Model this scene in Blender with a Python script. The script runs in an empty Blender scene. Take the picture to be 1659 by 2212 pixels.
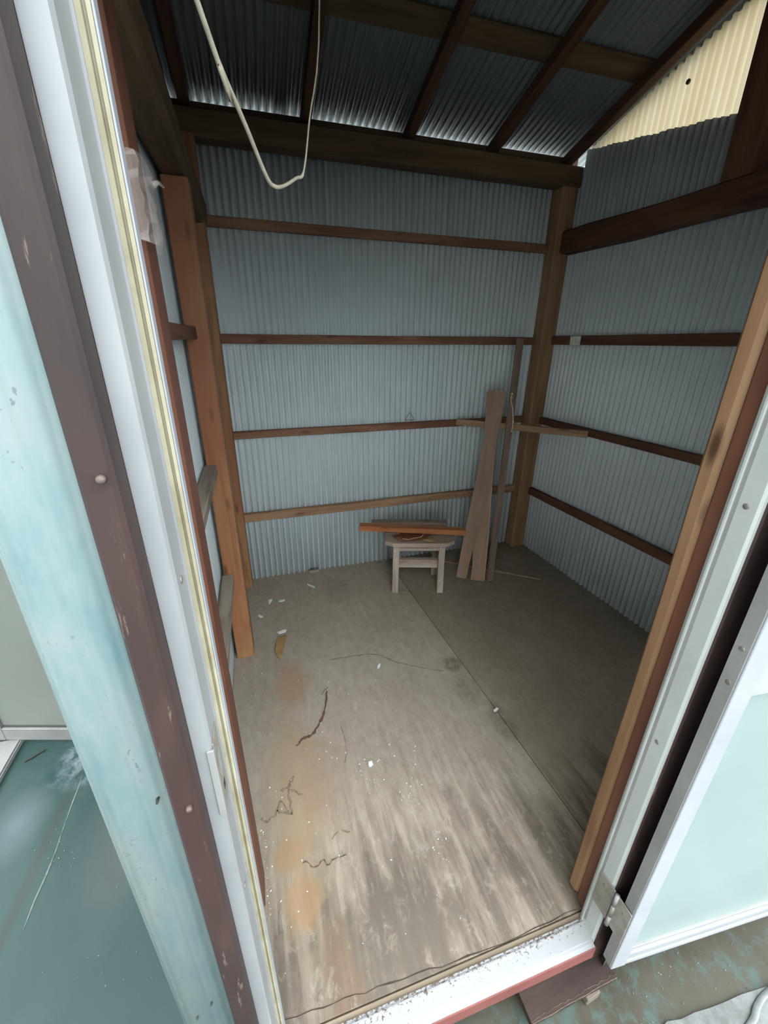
import bpy, bmesh, math, random
from mathutils import Vector, Matrix, noise as mnoise
random.seed(7)
sc = bpy.context.scene
col = sc.collection
PI = math.pi

# ------------------------------------------------------------------ camera
# metres; x along the back wall (right), y into the shed, z up, origin = back right floor corner
FPX, CXP, CYP = 895.9, 829.5, 1106.0
yaw, pitch, roll = 0.296245, -0.397437, 0.010969
CAM = Vector((-1.723, -2.371, 1.38))
fwd = Vector((math.sin(yaw)*math.cos(pitch), math.cos(yaw)*math.cos(pitch), math.sin(pitch)))
r0 = Vector((math.cos(yaw), -math.sin(yaw), 0)); u0 = r0.cross(fwd)
rgt = math.cos(roll)*r0 + math.sin(roll)*u0
upv = -math.sin(roll)*r0 + math.cos(roll)*u0
cam = bpy.data.cameras.new('camera'); camo = bpy.data.objects.new('camera', cam); col.objects.link(camo)
camo.matrix_world = Matrix(((rgt.x, upv.x, -fwd.x, CAM.x), (rgt.y, upv.y, -fwd.y, CAM.y), (rgt.z, upv.z, -fwd.z, CAM.z), (0, 0, 0, 1)))
cam.sensor_fit = 'VERTICAL'; cam.sensor_height = 36.0; cam.sensor_width = 27.0
cam.lens = 36.0*FPX/2212.0; cam.clip_start = 0.02; cam.clip_end = 100
sc.camera = camo

def hit(x, y, axis, val):
    d = rgt*((x-CXP)/FPX) - upv*((y-CYP)/FPX) + fwd
    t = (val-CAM[axis])/d[axis]
    return CAM + d*t
def fl(x, y, z=0.0): return hit(x, y, 2, z)

# ------------------------------------------------------------------ sky, exposure
w = bpy.data.worlds.new('overcast'); sc.world = w; w.use_nodes = True
wn, wl = w.node_tree.nodes, w.node_tree.links
bg = wn['Background']
tc = wn.new('ShaderNodeTexCoord'); sx = wn.new('ShaderNodeSeparateXYZ'); wl.new(tc.outputs['Generated'], sx.inputs[0])
# CIE overcast sky: zenith three times as bright as the horizon
mz = wn.new('ShaderNodeMath'); mz.operation = 'MAXIMUM'; wl.new(sx.outputs['Z'], mz.inputs[0]); mz.inputs[1].default_value = 0.0
ma = wn.new('ShaderNodeMath'); ma.operation = 'MULTIPLY_ADD'; wl.new(mz.outputs[0], ma.inputs[0]); ma.inputs[1].default_value = 2.0/3; ma.inputs[2].default_value = 1.0/3
ms = wn.new('ShaderNodeMath'); ms.operation = 'MULTIPLY'; wl.new(ma.outputs[0], ms.inputs[0]); ms.inputs[1].default_value = 3.0
bg.inputs['Color'].default_value = (0.91, 0.975, 1.02, 1); wl.new(ms.outputs[0], bg.inputs['Strength'])
sc.view_settings.view_transform = 'Standard'; sc.view_settings.look = 'None'
sc.view_settings.gamma = 1.0; sc.view_settings.use_curve_mapping = False
sc.view_settings.exposure = 2.2

# ------------------------------------------------------------------ materials
def newmat(name):
    m = bpy.data.materials.new(name); m.use_nodes = True
    return m, m.node_tree.nodes, m.node_tree.links, m.node_tree.nodes['Principled BSDF']
def c4(c): return (c[0], c[1], c[2], 1)
def ramp(n, l, src, stops):
    r = n.new('ShaderNodeValToRGB'); l.new(src, r.inputs[0])
    els = r.color_ramp.elements
    while len(els) < len(stops): els.new(0.5)
    for e, (p, c) in zip(els, stops):
        e.position = p; e.color = c4(c) if not isinstance(c, (int, float)) else (c, c, c, 1)
    return r.outputs[0]
def mixc(n, l, fac, a, b, mode='MIX'):
    m = n.new('ShaderNodeMix'); m.data_type = 'RGBA'; m.blend_type = mode
    for sock, v in ((m.inputs[0], fac), (m.inputs[6], a), (m.inputs[7], b)):
        if isinstance(v, (int, float)): sock.default_value = v
        elif isinstance(v, tuple): sock.default_value = c4(v)
        else: l.new(v, sock)
    return m.outputs[2]
def math_(n, l, op, a, b=0.0, clamp=False):
    m = n.new('ShaderNodeMath'); m.operation = op; m.use_clamp = clamp
    for s, v in ((m.inputs[0], a), (m.inputs[1], b)):
        if isinstance(v, (int, float)): s.default_value = v
        else: l.new(v, s)
    return m.outputs[0]
def noise(n, l, vec, scale=5.0, detail=4.0, rough=0.55, mapscale=None, dist=0.0):
    if mapscale:
        mp = n.new('ShaderNodeMapping'); l.new(vec, mp.inputs[0]); mp.inputs['Scale'].default_value = mapscale; vec = mp.outputs[0]
    t = n.new('ShaderNodeTexNoise'); l.new(vec, t.inputs['Vector'])
    t.inputs['Scale'].default_value = scale; t.inputs['Detail'].default_value = detail
    t.inputs['Roughness'].default_value = rough; t.inputs['Distortion'].default_value = dist
    return t.outputs['Fac']
def objvec(n, l):
    tc = n.new('ShaderNodeTexCoord'); oi = n.new('ShaderNodeObjectInfo')
    mu = math_(n, l, 'MULTIPLY', oi.outputs['Random'], 37.0)
    va = n.new('ShaderNodeVectorMath'); va.operation = 'ADD'
    cx = n.new('ShaderNodeCombineXYZ')
    for i in range(3): l.new(mu, cx.inputs[i])
    l.new(tc.outputs['Object'], va.inputs[0]); l.new(cx.outputs[0], va.inputs[1])
    return va.outputs[0]
def posvec(n):
    g = n.new('ShaderNodeNewGeometry'); return g.outputs['Position']
def bump(n, l, b, h, strength=0.3, dist=0.002):
    bp = n.new('ShaderNodeBump'); l.new(h, bp.inputs['Height'])
    bp.inputs['Strength'].default_value = strength; bp.inputs['Distance'].default_value = dist
    l.new(bp.outputs[0], b.inputs['Normal'])

def wood(name, light, mid, dark, rough=0.65, grain=38.0, spots=0.0, stain=None):
    m, n, l, b = newmat(name)
    v = objvec(n, l)
    g = noise(n, l, v, 1.0, 6, 0.6, (2.2, grain, grain), 0.6)
    base = ramp(n, l, g, [(0.30, dark), (0.47, mid), (0.68, light)])
    lo = noise(n, l, v, 1.0, 3, 0.5, (3.0, 9.0, 9.0))
    base = mixc(n, l, ramp(n, l, lo, [(0.35, 0.0), (0.75, 0.55)]), base, dark)
    if stain:
        s2 = noise(n, l, v, 1.0, 2, 0.5, (1.7, 4.0, 4.0))
        base = mixc(n, l, ramp(n, l, s2, [(0.45, 0.0), (0.62, 0.8)]), base, stain)
    if spots:
        vo = n.new('ShaderNodeTexVoronoi'); mp = n.new('ShaderNodeMapping'); l.new(v, mp.inputs[0])
        mp.inputs['Scale'].default_value = (4.0, 14.0, 14.0); l.new(mp.outputs[0], vo.inputs['Vector']); vo.inputs['Scale'].default_value = 1.0
        k = ramp(n, l, vo.outputs['Distance'], [(0.06, spots), (0.17, 0.0)])
        base = mixc(n, l, k, base, tuple(x*0.35 for x in dark))
    l.new(base, b.inputs['Base Color']); b.inputs['Roughness'].default_value = rough
    b.inputs['Specular IOR Level'].default_value = 0.25
    bump(n, l, b, g, 0.25, 0.0015)
    return m

M = {}
M['orange'] = wood('orange_lumber', (0.47, 0.265, 0.13), (0.38, 0.195, 0.088), (0.24, 0.11, 0.05), 0.55, 30, 0.7, (0.29, 0.105, 0.052))
M['redwood'] = wood('red_brown_lumber', (0.21, 0.088, 0.050), (0.165, 0.063, 0.037), (0.10, 0.038, 0.024), 0.5, 26, 0.4)
M['girt'] = wood('brown_girt', (0.40, 0.22, 0.13), (0.29, 0.145, 0.085), (0.15, 0.07, 0.04), 0.7, 30, 0.6, (0.20, 0.085, 0.05))
M['girt_light'] = wood('pale_girt', (0.52, 0.34, 0.20), (0.42, 0.25, 0.14), (0.25, 0.14, 0.08), 0.7, 30, 0.6)
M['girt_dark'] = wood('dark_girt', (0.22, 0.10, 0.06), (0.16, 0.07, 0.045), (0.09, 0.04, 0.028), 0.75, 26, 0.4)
M['girt_grey'] = wood('dusty_girt', (0.42, 0.36, 0.29), (0.34, 0.28, 0.22), (0.18, 0.14, 0.11), 0.85, 26, 0.3)
M['post'] = wood('brown_post', (0.44, 0.275, 0.15), (0.36, 0.215, 0.112), (0.23, 0.13, 0.068), 0.65, 22, 0.5)
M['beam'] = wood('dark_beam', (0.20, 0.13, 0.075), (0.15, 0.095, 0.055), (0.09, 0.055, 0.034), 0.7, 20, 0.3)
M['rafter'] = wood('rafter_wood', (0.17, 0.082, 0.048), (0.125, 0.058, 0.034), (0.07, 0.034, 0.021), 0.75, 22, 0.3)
M['jamb_wood'] = wood('pale_orange_stud', (0.40, 0.235, 0.13), (0.33, 0.18, 0.095), (0.21, 0.10, 0.05), 0.6, 24, 0.9)
M['stool'] = wood('weathered_stool', (0.56, 0.46, 0.37), (0.44, 0.35, 0.28), (0.24, 0.18, 0.14), 0.85, 28, 0.6)
M['board'] = wood('brown_board', (0.43, 0.28, 0.195), (0.37, 0.235, 0.16), (0.28, 0.17, 0.115), 0.6, 24, 0.0)
M['edge_glint'] = wood('pale_edge_glint', (0.66, 0.50, 0.34), (0.56, 0.41, 0.27), (0.42, 0.29, 0.19), 0.8, 26, 0.0)  # tone of the light painted along the split board's edge
M['block_wood'] = wood('grey_block', (0.24, 0.20, 0.16), (0.18, 0.15, 0.12), (0.11, 0.09, 0.07), 0.85, 26, 0.3)
M['lath'] = wood('grey_brown_lath', (0.33, 0.235, 0.185), (0.265, 0.185, 0.145), (0.17, 0.115, 0.09), 0.8, 26, 0.3)
M['plank_orange'] = wood('orange_offcut', (0.50, 0.22, 0.09), (0.42, 0.155, 0.06), (0.26, 0.08, 0.03), 0.55, 26, 0.5)
M['veneer'] = wood('red_veneer', (0.30, 0.12, 0.05), (0.22, 0.075, 0.03), (0.12, 0.04, 0.02), 0.55, 20, 0.4)
M['tan'] = wood('tan_veneer', (0.50, 0.33, 0.15), (0.42, 0.26, 0.11), (0.30, 0.16, 0.07), 0.7, 20, 0.0)
M['pale_stick'] = wood('pale_stick', (0.44, 0.36, 0.26), (0.36, 0.28, 0.20), (0.22, 0.17, 0.12), 0.8, 26, 0.0)

def plain(name, c, rough=0.5, metal=0.0, spec=0.5, var=0.0, vscale=20.0, c2=None, bumps=0.0):
    m, n, l, b = newmat(name)
    b.inputs['Roughness'].default_value = rough; b.inputs['Metallic'].default_value = metal
    b.inputs['Specular IOR Level'].default_value = spec
    if c2 is None: c2 = tuple(x*(1-var) for x in c)
    v = objvec(n, l); f = noise(n, l, v, vscale, 5, 0.6)
    l.new(mixc(n, l, ramp(n, l, f, [(0.38, 0.0), (0.68, 1.0)]), c, c2), b.inputs['Base Color'])
    if bumps: bump(n, l, b, f, bumps, 0.002)
    return m
M['alu'] = plain('anodised_aluminium', (0.37, 0.385, 0.39), 0.42, 0.2, 0.5, c2=(0.32, 0.34, 0.35), vscale=9)
M['alu_green'] = plain('lightened_aluminium', (0.50, 0.53, 0.505), 0.45, 0.1, 0.4, c2=(0.44, 0.465, 0.44), vscale=7)  # same metal as the left jamb, lightened to offset shade on the right
M['alu_grey'] = plain('grey_aluminium', (0.19, 0.185, 0.178), 0.5, 0.1, 0.4, c2=(0.14, 0.137, 0.13), vscale=9)
M['alu_dull'] = plain('dull_aluminium', (0.32, 0.325, 0.31), 0.5, 0.15, 0.5, c2=(0.26, 0.26, 0.245), vscale=7)
M['alu_white'] = plain('bright_aluminium', (0.40, 0.42, 0.445), 0.4, 0.1, 0.5, c2=(0.35, 0.375, 0.405), vscale=6)
M['steel'] = plain('stained_steel', (0.34, 0.325, 0.285), 0.4, 0.3, 0.5, c2=(0.25, 0.225, 0.185), vscale=45)
M['screw'] = plain('dull_screw', (0.34, 0.32, 0.28), 0.5, 0.5, 0.5, var=0.4, vscale=90)
M['nail'] = plain('rusty_nail', (0.13, 0.09, 0.08), 0.6, 0.1, 0.5, var=0.3, vscale=90)
M['bright_nail'] = plain('bright_nail', (0.92, 0.92, 0.90), 0.3, 0.6)
M['seal'] = plain('yellowed_seal', (0.38, 0.355, 0.25), 0.6, 0, 0.3, c2=(0.26, 0.225, 0.14), vscale=14)
M['black'] = plain('black_gap', (0.015, 0.015, 0.015), 0.8)
M['redpaint'] = plain('faded_red_paint', (0.215, 0.08, 0.07), 0.7, 0, 0.15, c2=(0.165, 0.06, 0.052), vscale=12)
M['twine'] = plain('cream_cord', (0.62, 0.57, 0.44), 0.7, 0, 0.3, var=0.25, vscale=60)
M['rope'] = plain('straw_rope', (0.82, 0.66, 0.45), 0.8, 0, 0.2, var=0.4, vscale=80)
M['paper'] = plain('dirty_paper', (0.98, 0.96, 0.86), 0.8, 0, 0.2, var=0.3, vscale=60)
M['white_chip'] = plain('white_paint_chip', (0.88, 0.90, 0.90), 0.6, 0, 0.3, var=0.1, vscale=60)
M['strap'] = plain('dirty_white_strap', (0.24, 0.25, 0.245), 0.6, 0, 0.3, var=0.3, vscale=30)
M['wire'] = plain('rusty_wire', (0.16, 0.12, 0.07), 0.6, 0.5)
M['crack_dark'] = plain('dark_split', (0.07, 0.055, 0.04), 0.9, 0, 0.1, var=0.4, vscale=50)
M['joint'] = plain('pale_joint', (0.16, 0.17, 0.165), 0.9, 0, 0.1, c2=(0.07, 0.08, 0.075), vscale=40)
M['crack'] = plain('splintered_crack', (0.20, 0.15, 0.105), 0.9, 0, 0.1, c2=(0.32, 0.25, 0.18), vscale=70)
M['crack_red'] = plain('red_brown_crack', (0.17, 0.095, 0.07), 0.9, 0, 0.1, var=0.3, vscale=70)
M['cream_wall'] = plain('house_plaster', (0.80, 0.79, 0.75), 0.9, 0, 0.2, var=0.08, vscale=5)
M['bounce'] = plain('pale_bounce', (0.62, 0.61, 0.58), 0.95, 0, 0.1, c2=(0.48, 0.47, 0.44), vscale=60)  # for the unseen ground added behind the shed to bounce light
M['dark_plank'] = wood('dark_wet_plank', (0.075, 0.048, 0.038), (0.036, 0.021, 0.017), (0.014, 0.009, 0.007), 0.7, 14, 0.3)
M['chipwood'] = plain('splintered_wood_edge', (0.15, 0.115, 0.09), 0.9, 0, 0.1, c2=(0.08, 0.055, 0.043), vscale=60)

# painted corrugated steel, inside of the shed
def sheetmat(name, c, c2, rough=0.42, speck=0.25):
    m, n, l, b = newmat(name)
    p = posvec(n)
    f = noise(n, l, p, 2.2, 4, 0.6); f2 = noise(n, l, p, 55, 2, 0.6, (1, 1, 0.3))
    base = mixc(n, l, ramp(n, l, f, [(0.35, 0.0), (0.7, 1.0)]), c, c2)
    base = mixc(n, l, ramp(n, l, f2, [(0.6, 0.0), (0.8, speck)]), base, tuple(x*0.55 for x in c2))
    l.new(base, b.inputs['Base Color']); b.inputs['Roughness'].default_value = rough
    b.inputs['Specular IOR Level'].default_value = 0.35
    return m
M['sheet'] = sheetmat('pale_blue_steel_sheet', (0.615, 0.690, 0.712), (0.565, 0.635, 0.652), 0.33)
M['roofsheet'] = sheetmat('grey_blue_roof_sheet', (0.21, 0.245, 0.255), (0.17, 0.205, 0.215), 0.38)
# turquoise wave sheet outside
m, n, l, b = newmat('weathered_turquoise_sheet')
p = posvec(n)
f1 = noise(n, l, p, 6.0, 5, 0.65, (3.0, 3.0, 1.0)); f2 = noise(n, l, p, 22.0, 4, 0.65, (1.6, 1.6, 0.5)); f3 = noise(n, l, p, 190.0, 2, 0.5, (1, 1, 0.7))
base = ramp(n, l, f1, [(0.32, (0.135, 0.23, 0.25)), (0.5, (0.20, 0.28, 0.282)), (0.68, (0.25, 0.30, 0.29))])
base = mixc(n, l, ramp(n, l, f2, [(0.45, 0.0), (0.75, 0.5)]), base, (0.29, 0.325, 0.315))
sp = math_(n, l, 'MULTIPLY', ramp(n, l, f3, [(0.66, 0.0), (0.70, 0.9)]), ramp(n, l, f1, [(0.5, 0.0), (0.6, 1.0)]))
base = mixc(n, l, sp, base, (0.12, 0.16, 0.165))
l.new(base, b.inputs['Base Color']); b.inputs['Roughness'].default_value = 0.5
bump(n, l, b, f2, 0.25, 0.003); M['turq'] = m
# translucent yellowed gable sheet
m = bpy.data.materials.new('yellowed_translucent_sheet'); m.use_nodes = True; n, l = m.node_tree.nodes, m.node_tree.links
n.remove(n['Principled BSDF']); out = n['Material Output']
p = posvec(n); f = noise(n, l, p, 5.0, 4, 0.6, (1, 4, 0.6))
cc = ramp(n, l, f, [(0.3, (0.34, 0.27, 0.155)), (0.7, (0.385, 0.33, 0.23))])
t = n.new('ShaderNodeBsdfTranslucent'); l.new(cc, t.inputs[0]); d = n.new('ShaderNodeBsdfDiffuse'); l.new(cc, d.inputs[0])
mx = n.new('ShaderNodeMixShader'); mx.inputs[0].default_value = 0.2; l.new(t.outputs[0], mx.inputs[1]); l.new(d.outputs[0], mx.inputs[2])
l.new(mx.outputs[0], out.inputs[0]); M['gable'] = m
# frosted panes
def frosted(name, c, trans, rough=0.35):
    m = bpy.data.materials.new(name); m.use_nodes = True; n, l = m.node_tree.nodes, m.node_tree.links
    b = n['Principled BSDF']; out = n['Material Output']
    v = objvec(n, l); f = noise(n, l, v, 3.0, 4, 0.6); f2 = noise(n, l, v, 60.0, 3, 0.6)
    cc = mixc(n, l, ramp(n, l, f, [(0.35, 0.0), (0.7, 1.0)]), c, tuple(min(1, x*1.1) for x in c))
    l.new(cc, b.inputs['Base Color']); b.inputs['Roughness'].default_value = rough
    bump(n, l, b, f2, 0.05, 0.001)
    t = n.new('ShaderNodeBsdfTranslucent'); l.new(cc, t.inputs[0])
    mx = n.new('ShaderNodeMixShader'); mx.inputs[0].default_value = trans
    l.new(b.outputs[0], mx.inputs[1]); l.new(t.outputs[0], mx.inputs[2]); l.new(mx.outputs[0], out.inputs[0])
    return m
M['mint_glass'] = frosted('frosted_mint_pane', (0.29, 0.375, 0.36), 0.12)
M['grey_glass'] = frosted('frosted_grey_pane', (0.20, 0.215, 0.185), 0.35)
# thin clear plastic
m, n, l, b = newmat('clear_plastic_film')
b.inputs['Base Color'].default_value = (0.50, 0.43, 0.39, 1); b.inputs['Roughness'].default_value = 0.12
b.inputs['Alpha'].default_value = 0.30; b.inputs['Specular IOR Level'].default_value = 0.9; M['film'] = m
m, n, l, b = newmat('dirty_plastic_sheet')
f = noise(n, l, posvec(n), 30, 5, 0.6)
l.new(ramp(n, l, f, [(0.35, (0.065, 0.07, 0.063)), (0.65, (0.15, 0.155, 0.15))]), b.inputs['Base Color'])
b.inputs['Roughness'].default_value = 0.45; M['dirty_plastic'] = m

# weathered red-brown casing paint
m, n, l, b = newmat('chipped_brown_paint')
v = objvec(n, l)
f1 = noise(n, l, v, 1.0, 4, 0.6, (6, 18, 18)); f2 = noise(n, l, v, 1.0, 6, 0.7, (14, 90, 90)); f3 = noise(n, l, v, 1.0, 3, 0.5, (1.5, 3, 3))
base = ramp(n, l, f1, [(0.3, (0.030, 0.021, 0.020)), (0.55, (0.042, 0.029, 0.027)), (0.75, (0.068, 0.042, 0.038))])
base = mixc(n, l, ramp(n, l, f3, [(0.4, 0.0), (0.7, 0.7)]), base, (0.075, 0.036, 0.031))
base = mixc(n, l, ramp(n, l, f2, [(0.62, 0.0), (0.665, 0.8)]), base, (0.16, 0.122, 0.10))
l.new(base, b.inputs['Base Color']); b.inputs['Roughness'].default_value = 0.5; b.inputs['Specular IOR Level'].default_value = 0.2; bump(n, l, b, f2, 0.2, 0.002); M['casing'] = m

# dirty sill aluminium: flaked, brown specks, mostly along the inner side
m, n, l, b = newmat('dirty_sill_aluminium')
p = posvec(n)
f1 = noise(n, l, p, 130, 6, 0.65); f2 = noise(n, l, p, 18, 4, 0.6)
sxy = n.new('ShaderNodeSeparateXYZ'); l.new(p, sxy.inputs[0])
inner = math_(n, l, 'MULTIPLY', math_(n, l, 'ADD', sxy.outputs['Y'], 2.012), 14.0, True)
thr = math_(n, l, 'ADD', f1, math_(n, l, 'MULTIPLY', math_(n, l, 'POWER', inner, 2.0), 0.42))
thr = math_(n, l, 'ADD', thr, math_(n, l, 'MULTIPLY', f2, 0.16))
base = mixc(n, l, ramp(n, l, thr, [(0.735, 0.0), (0.80, 1.0)]), (0.42, 0.43, 0.44), (0.15, 0.11, 0.075))
l.new(base, b.inputs['Base Color']); b.inputs['Roughness'].default_value = 0.45; b.inputs['Metallic'].default_value = 0.15; M['sill'] = m

# plywood floor: dust, wear streaks by the doorway, rusty stains, dark damp marks
def ellipse(n, l, p, c, r, soft=0.35, wob=None, rot=0.0):
    mp = n.new('ShaderNodeMapping'); mp.vector_type = 'TEXTURE'; l.new(p, mp.inputs[0])
    mp.inputs['Location'].default_value = (c[0], c[1], 0); mp.inputs['Scale'].default_value = (r[0], r[1], 50); mp.inputs['Rotation'].default_value = (0, 0, rot)
    vl = n.new('ShaderNodeVectorMath'); vl.operation = 'LENGTH'; l.new(mp.outputs[0], vl.inputs[0])
    s = vl.outputs['Value']
    if wob is not None: s = math_(n, l, 'ADD', s, math_(n, l, 'MULTIPLY', math_(n, l, 'SUBTRACT', wob, 0.5), 1.3))
    return ramp(n, l, s, [(max(0.0, 1.0-soft), 1.0), (1.0, 0.0)])
def plymat(name, tint):
    m, n, l, b = newmat(name)
    p = posvec(n)
    big = noise(n, l, p, 2.6, 5, 0.6); mid_ = noise(n, l, p, 9.0, 5, 0.65); fine = noise(n, l, p, 120.0, 3, 0.6)
    streak = noise(n, l, p, 1.0, 6, 0.62, (46.0, 3.2, 1.0), 0.4)
    streak2 = noise(n, l, p, 1.0, 5, 0.6, (17.0, 1.6, 1.0), 0.3)
    base = ramp(n, l, big, [(0.3, (0.46, 0.405, 0.335)), (0.55, (0.53, 0.475, 0.40)), (0.75, (0.57, 0.52, 0.45))])
    base = mixc(n, l, ramp(n, l, mid_, [(0.45, 0.0), (0.75, 0.35)]), base, (0.40, 0.345, 0.28))
    sy = n.new('ShaderNodeSeparateXYZ'); l.new(p, sy.inputs[0])
    left_sheet = ramp(n, l, math_(n, l, 'ADD', math_(n, l, 'MULTIPLY', sy.outputs['X'], -1.0), math_(n, l, 'MULTIPLY', math_(n, l, 'SUBTRACT', mid_, 0.5), 0.25)), [(0.93, 0.12), (1.02, 1.0)])
    yy = math_(n, l, 'ADD', sy.outputs['Y'], math_(n, l, 'MULTIPLY', math_(n, l, 'SUBTRACT', streak2, 0.5), 0.9))
    front = math_(n, l, 'MULTIPLY', ramp(n, l, math_(n, l, 'ADD', yy, 2.0), [(0.22, 1.0), (0.75, 0.15)]), left_sheet)
    wear = ramp(n, l, streak, [(0.36, (0.27, 0.225, 0.175)), (0.48, (0.43, 0.375, 0.31)), (0.58, (0.54, 0.485, 0.41)), (0.72, (0.64, 0.59, 0.51))])
    base = mixc(n, l, math_(n, l, 'MULTIPLY', front, 0.75), base, wear)
    fleck = noise(n, l, p, 1.0, 6, 0.7, (60.0, 16.0, 1.0), 0.8)
    base = mixc(n, l, math_(n, l, 'MULTIPLY', math_(n, l, 'MULTIPLY', ramp(n, l, fleck, [(0.53, 0.0), (0.66, 0.6)]), left_sheet), ramp(n, l, math_(n, l, 'ADD', yy, 2.0), [(0.3, 1.0), (1.1, 0.0)])), base, (0.27, 0.225, 0.18))
    yd = math_(n, l, 'SUBTRACT', sy.outputs['Y'], math_(n, l, 'MULTIPLY', math_(n, l, 'SUBTRACT', streak2, 0.5), 0.7))
    dampm = math_(n, l, 'MULTIPLY', ramp(n, l, math_(n, l, 'ADD', math_(n, l, 'MULTIPLY', streak2, 0.7), math_(n, l, 'MULTIPLY', streak, 0.3)), [(0.40, 0.15), (0.54, 1.0)]), ramp(n, l, math_(n, l, 'ADD', yd, 2.0), [(0.20, 1.0), (0.40, 0.0)]))
    base = mixc(n, l, math_(n, l, 'MULTIPLY', dampm, 0.9), base, (0.165, 0.142, 0.115))
    mott = noise(n, l, p, 34.0, 7, 0.72, (1.0, 0.55, 1.0), 0.6)
    base = mixc(n, l, ramp(n, l, mott, [(0.50, 0.0), (0.70, 0.55)]), base, (0.33, 0.28, 0.225))
    base = mixc(n, l, ramp(n, l, mott, [(0.34, 0.35), (0.46, 0.0)]), base, (0.66, 0.61, 0.54))
    tanm = ellipse(n, l, p, (-1.73, -1.45), (0.14, 0.42), 0.6, mid_)
    base = mixc(n, l, math_(n, l, 'MULTIPLY', tanm, 0.6), base, (0.53, 0.43, 0.30))
    for c, r, k, colr, rot in (((-1.70, -0.955), (0.085, 0.17), 0.6, (0.47, 0.30, 0.19), 0), ((-1.72, -1.36), (0.085, 0.32), 0.35, (0.52, 0.37, 0.22), 0),
                               ((-1.62, -1.42), (0.10, 0.20), 0.35, (0.43, 0.28, 0.21), 0), ((-1.765, -1.60), (0.055, 0.055), 0.55, (0.50, 0.31, 0.16), 0), ((-1.74, -1.73), (0.07, 0.07), 0.6, (0.50, 0.31, 0.16), 0),
                               ((-0.98, -1.04), (0.055, 0.055), 0.8, (0.20, 0.165, 0.13), 0), ((-0.99, -1.20), (0.07, 0.10), 0.5, (0.25, 0.21, 0.17), 0), ((-0.93, -1.38), (0.05, 0.12), 0.55, (0.20, 0.165, 0.13), 0.1),
                               ((-1.50, -1.86), (0.19, 0.15), 0.9, (0.19, 0.165, 0.135), 0), ((-1.66, -1.90), (0.05, 0.16), 0.6, (0.27, 0.18, 0.125), 0.1), ((-1.33, -1.72), (0.05, 0.10), 0.6, (0.22, 0.185, 0.15), 0.1), ((-1.24, -1.62), (0.035, 0.10), 0.5, (0.22, 0.185, 0.15), 0.1), ((-1.45, -1.70), (0.02, 0.09), 0.6, (0.20, 0.17, 0.14), 0.05), ((-1.18, -1.80), (0.09, 0.045), 0.5, (0.17, 0.145, 0.12), -0.3), ((-1.03, -1.76), (0.05, 0.03), 0.6, (0.17, 0.145, 0.12), -0.3), ((-1.37, -0.30), (0.10, 0.16), 0.35, (0.36, 0.28, 0.23), 0)):
        e = ellipse(n, l, p, c, r, 0.45, mid_, rot)
        e = math_(n, l, 'MULTIPLY', e, ramp(n, l, mott, [(0.36, 0.35), (0.56, 1.0)])) if sum(colr) < 0.7 else e
        base = mixc(n, l, math_(n, l, 'MULTIPLY', e, k), base, colr)
    base = mixc(n, l, 1.0, base, tint, 'MULTIPLY')
    l.new(base, b.inputs['Base Color']); b.inputs['Roughness'].default_value = 0.75; b.inputs['Specular IOR Level'].default_value = 0.2
    bump(n, l, b, math_(n, l, 'ADD', math_(n, l, 'MULTIPLY', streak, 0.8), math_(n, l, 'MULTIPLY', fine, 0.4)), 0.3, 0.002); return m
M['ply'] = plymat('worn_plywood', (0.75, 0.715, 0.67)); M['ply_dusty'] = plymat('dusty_plywood', (0.60, 0.56, 0.505))

# painted concrete outside: worn teal paint over brown grey concrete, damp gloss
m, n, l, b = newmat('worn_teal_concrete')
p = posvec(n)
f1 = noise(n, l, p, 3.2, 5, 0.62); f2 = noise(n, l, p, 26, 6, 0.72, (1, 0.8, 1), 0.3); f3 = noise(n, l, p, 160, 3, 0.6)
sxg = n.new('ShaderNodeSeparateXYZ'); l.new(p, sxg.inputs[0])
teal = ramp(n, l, f1, [(0.3, (0.012, 0.036, 0.033)), (0.55, (0.016, 0.042, 0.038)), (0.75, (0.032, 0.056, 0.054))])
brown = ramp(n, l, f1, [(0.3, (0.050, 0.044, 0.029)), (0.7, (0.085, 0.077, 0.056))])
pt = ramp(n, l, math_(n, l, 'ADD', f2, math_(n, l, 'MULTIPLY', noise(n, l, p, 7.0, 2, 0.5), 0.6)), [(0.80, 0.0), (0.95, 1.0)])
brown = mixc(n, l, math_(n, l, 'MULTIPLY', pt, 0.8), brown, (0.066, 0.108, 0.092))
xr = ramp(n, l, math_(n, l, 'MULTIPLY', math_(n, l, 'ADD', sxg.outputs['X'], 1.9), 1.2), [(0.25, 0.0), (0.75, 1.0)])
base = mixc(n, l, xr, teal, brown)
grey = ellipse(n, l, p, (-2.27, -1.28), (0.17, 0.36), 0.7, f1)
base = mixc(n, l, math_(n, l, 'MULTIPLY', grey, 0.75), base, (0.062, 0.066, 0.067))
mottled = math_(n, l, 'MULTIPLY', ellipse(n, l, p, (-2.47, -0.95), (0.17, 0.16), 0.7, f1, 0.5), ramp(n, l, f2, [(0.42, 0.1), (0.58, 0.8)]))  # mottled pale bluish patch
base = mixc(n, l, mottled, base, (0.20, 0.245, 0.26))
pale_spot = ellipse(n, l, p, (-2.64, -1.17), (0.10, 0.16), 0.9, f1)  # softer pale bluish patch beside it
base = mixc(n, l, math_(n, l, 'MULTIPLY', pale_spot, 0.5), base, (0.11, 0.14, 0.145))
grime = ellipse(n, l, p, (-2.530, -1.35), (0.022, 0.50), 0.6, None, -0.06)
base = mixc(n, l, math_(n, l, 'MULTIPLY', grime, 0.6), base, (0.022, 0.026, 0.020))
base = mixc(n, l, ramp(n, l, f3, [(0.70, 0.0), (0.78, 0.6)]), base, (0.11, 0.125, 0.12))
l.new(base, b.inputs['Base Color'])
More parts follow.
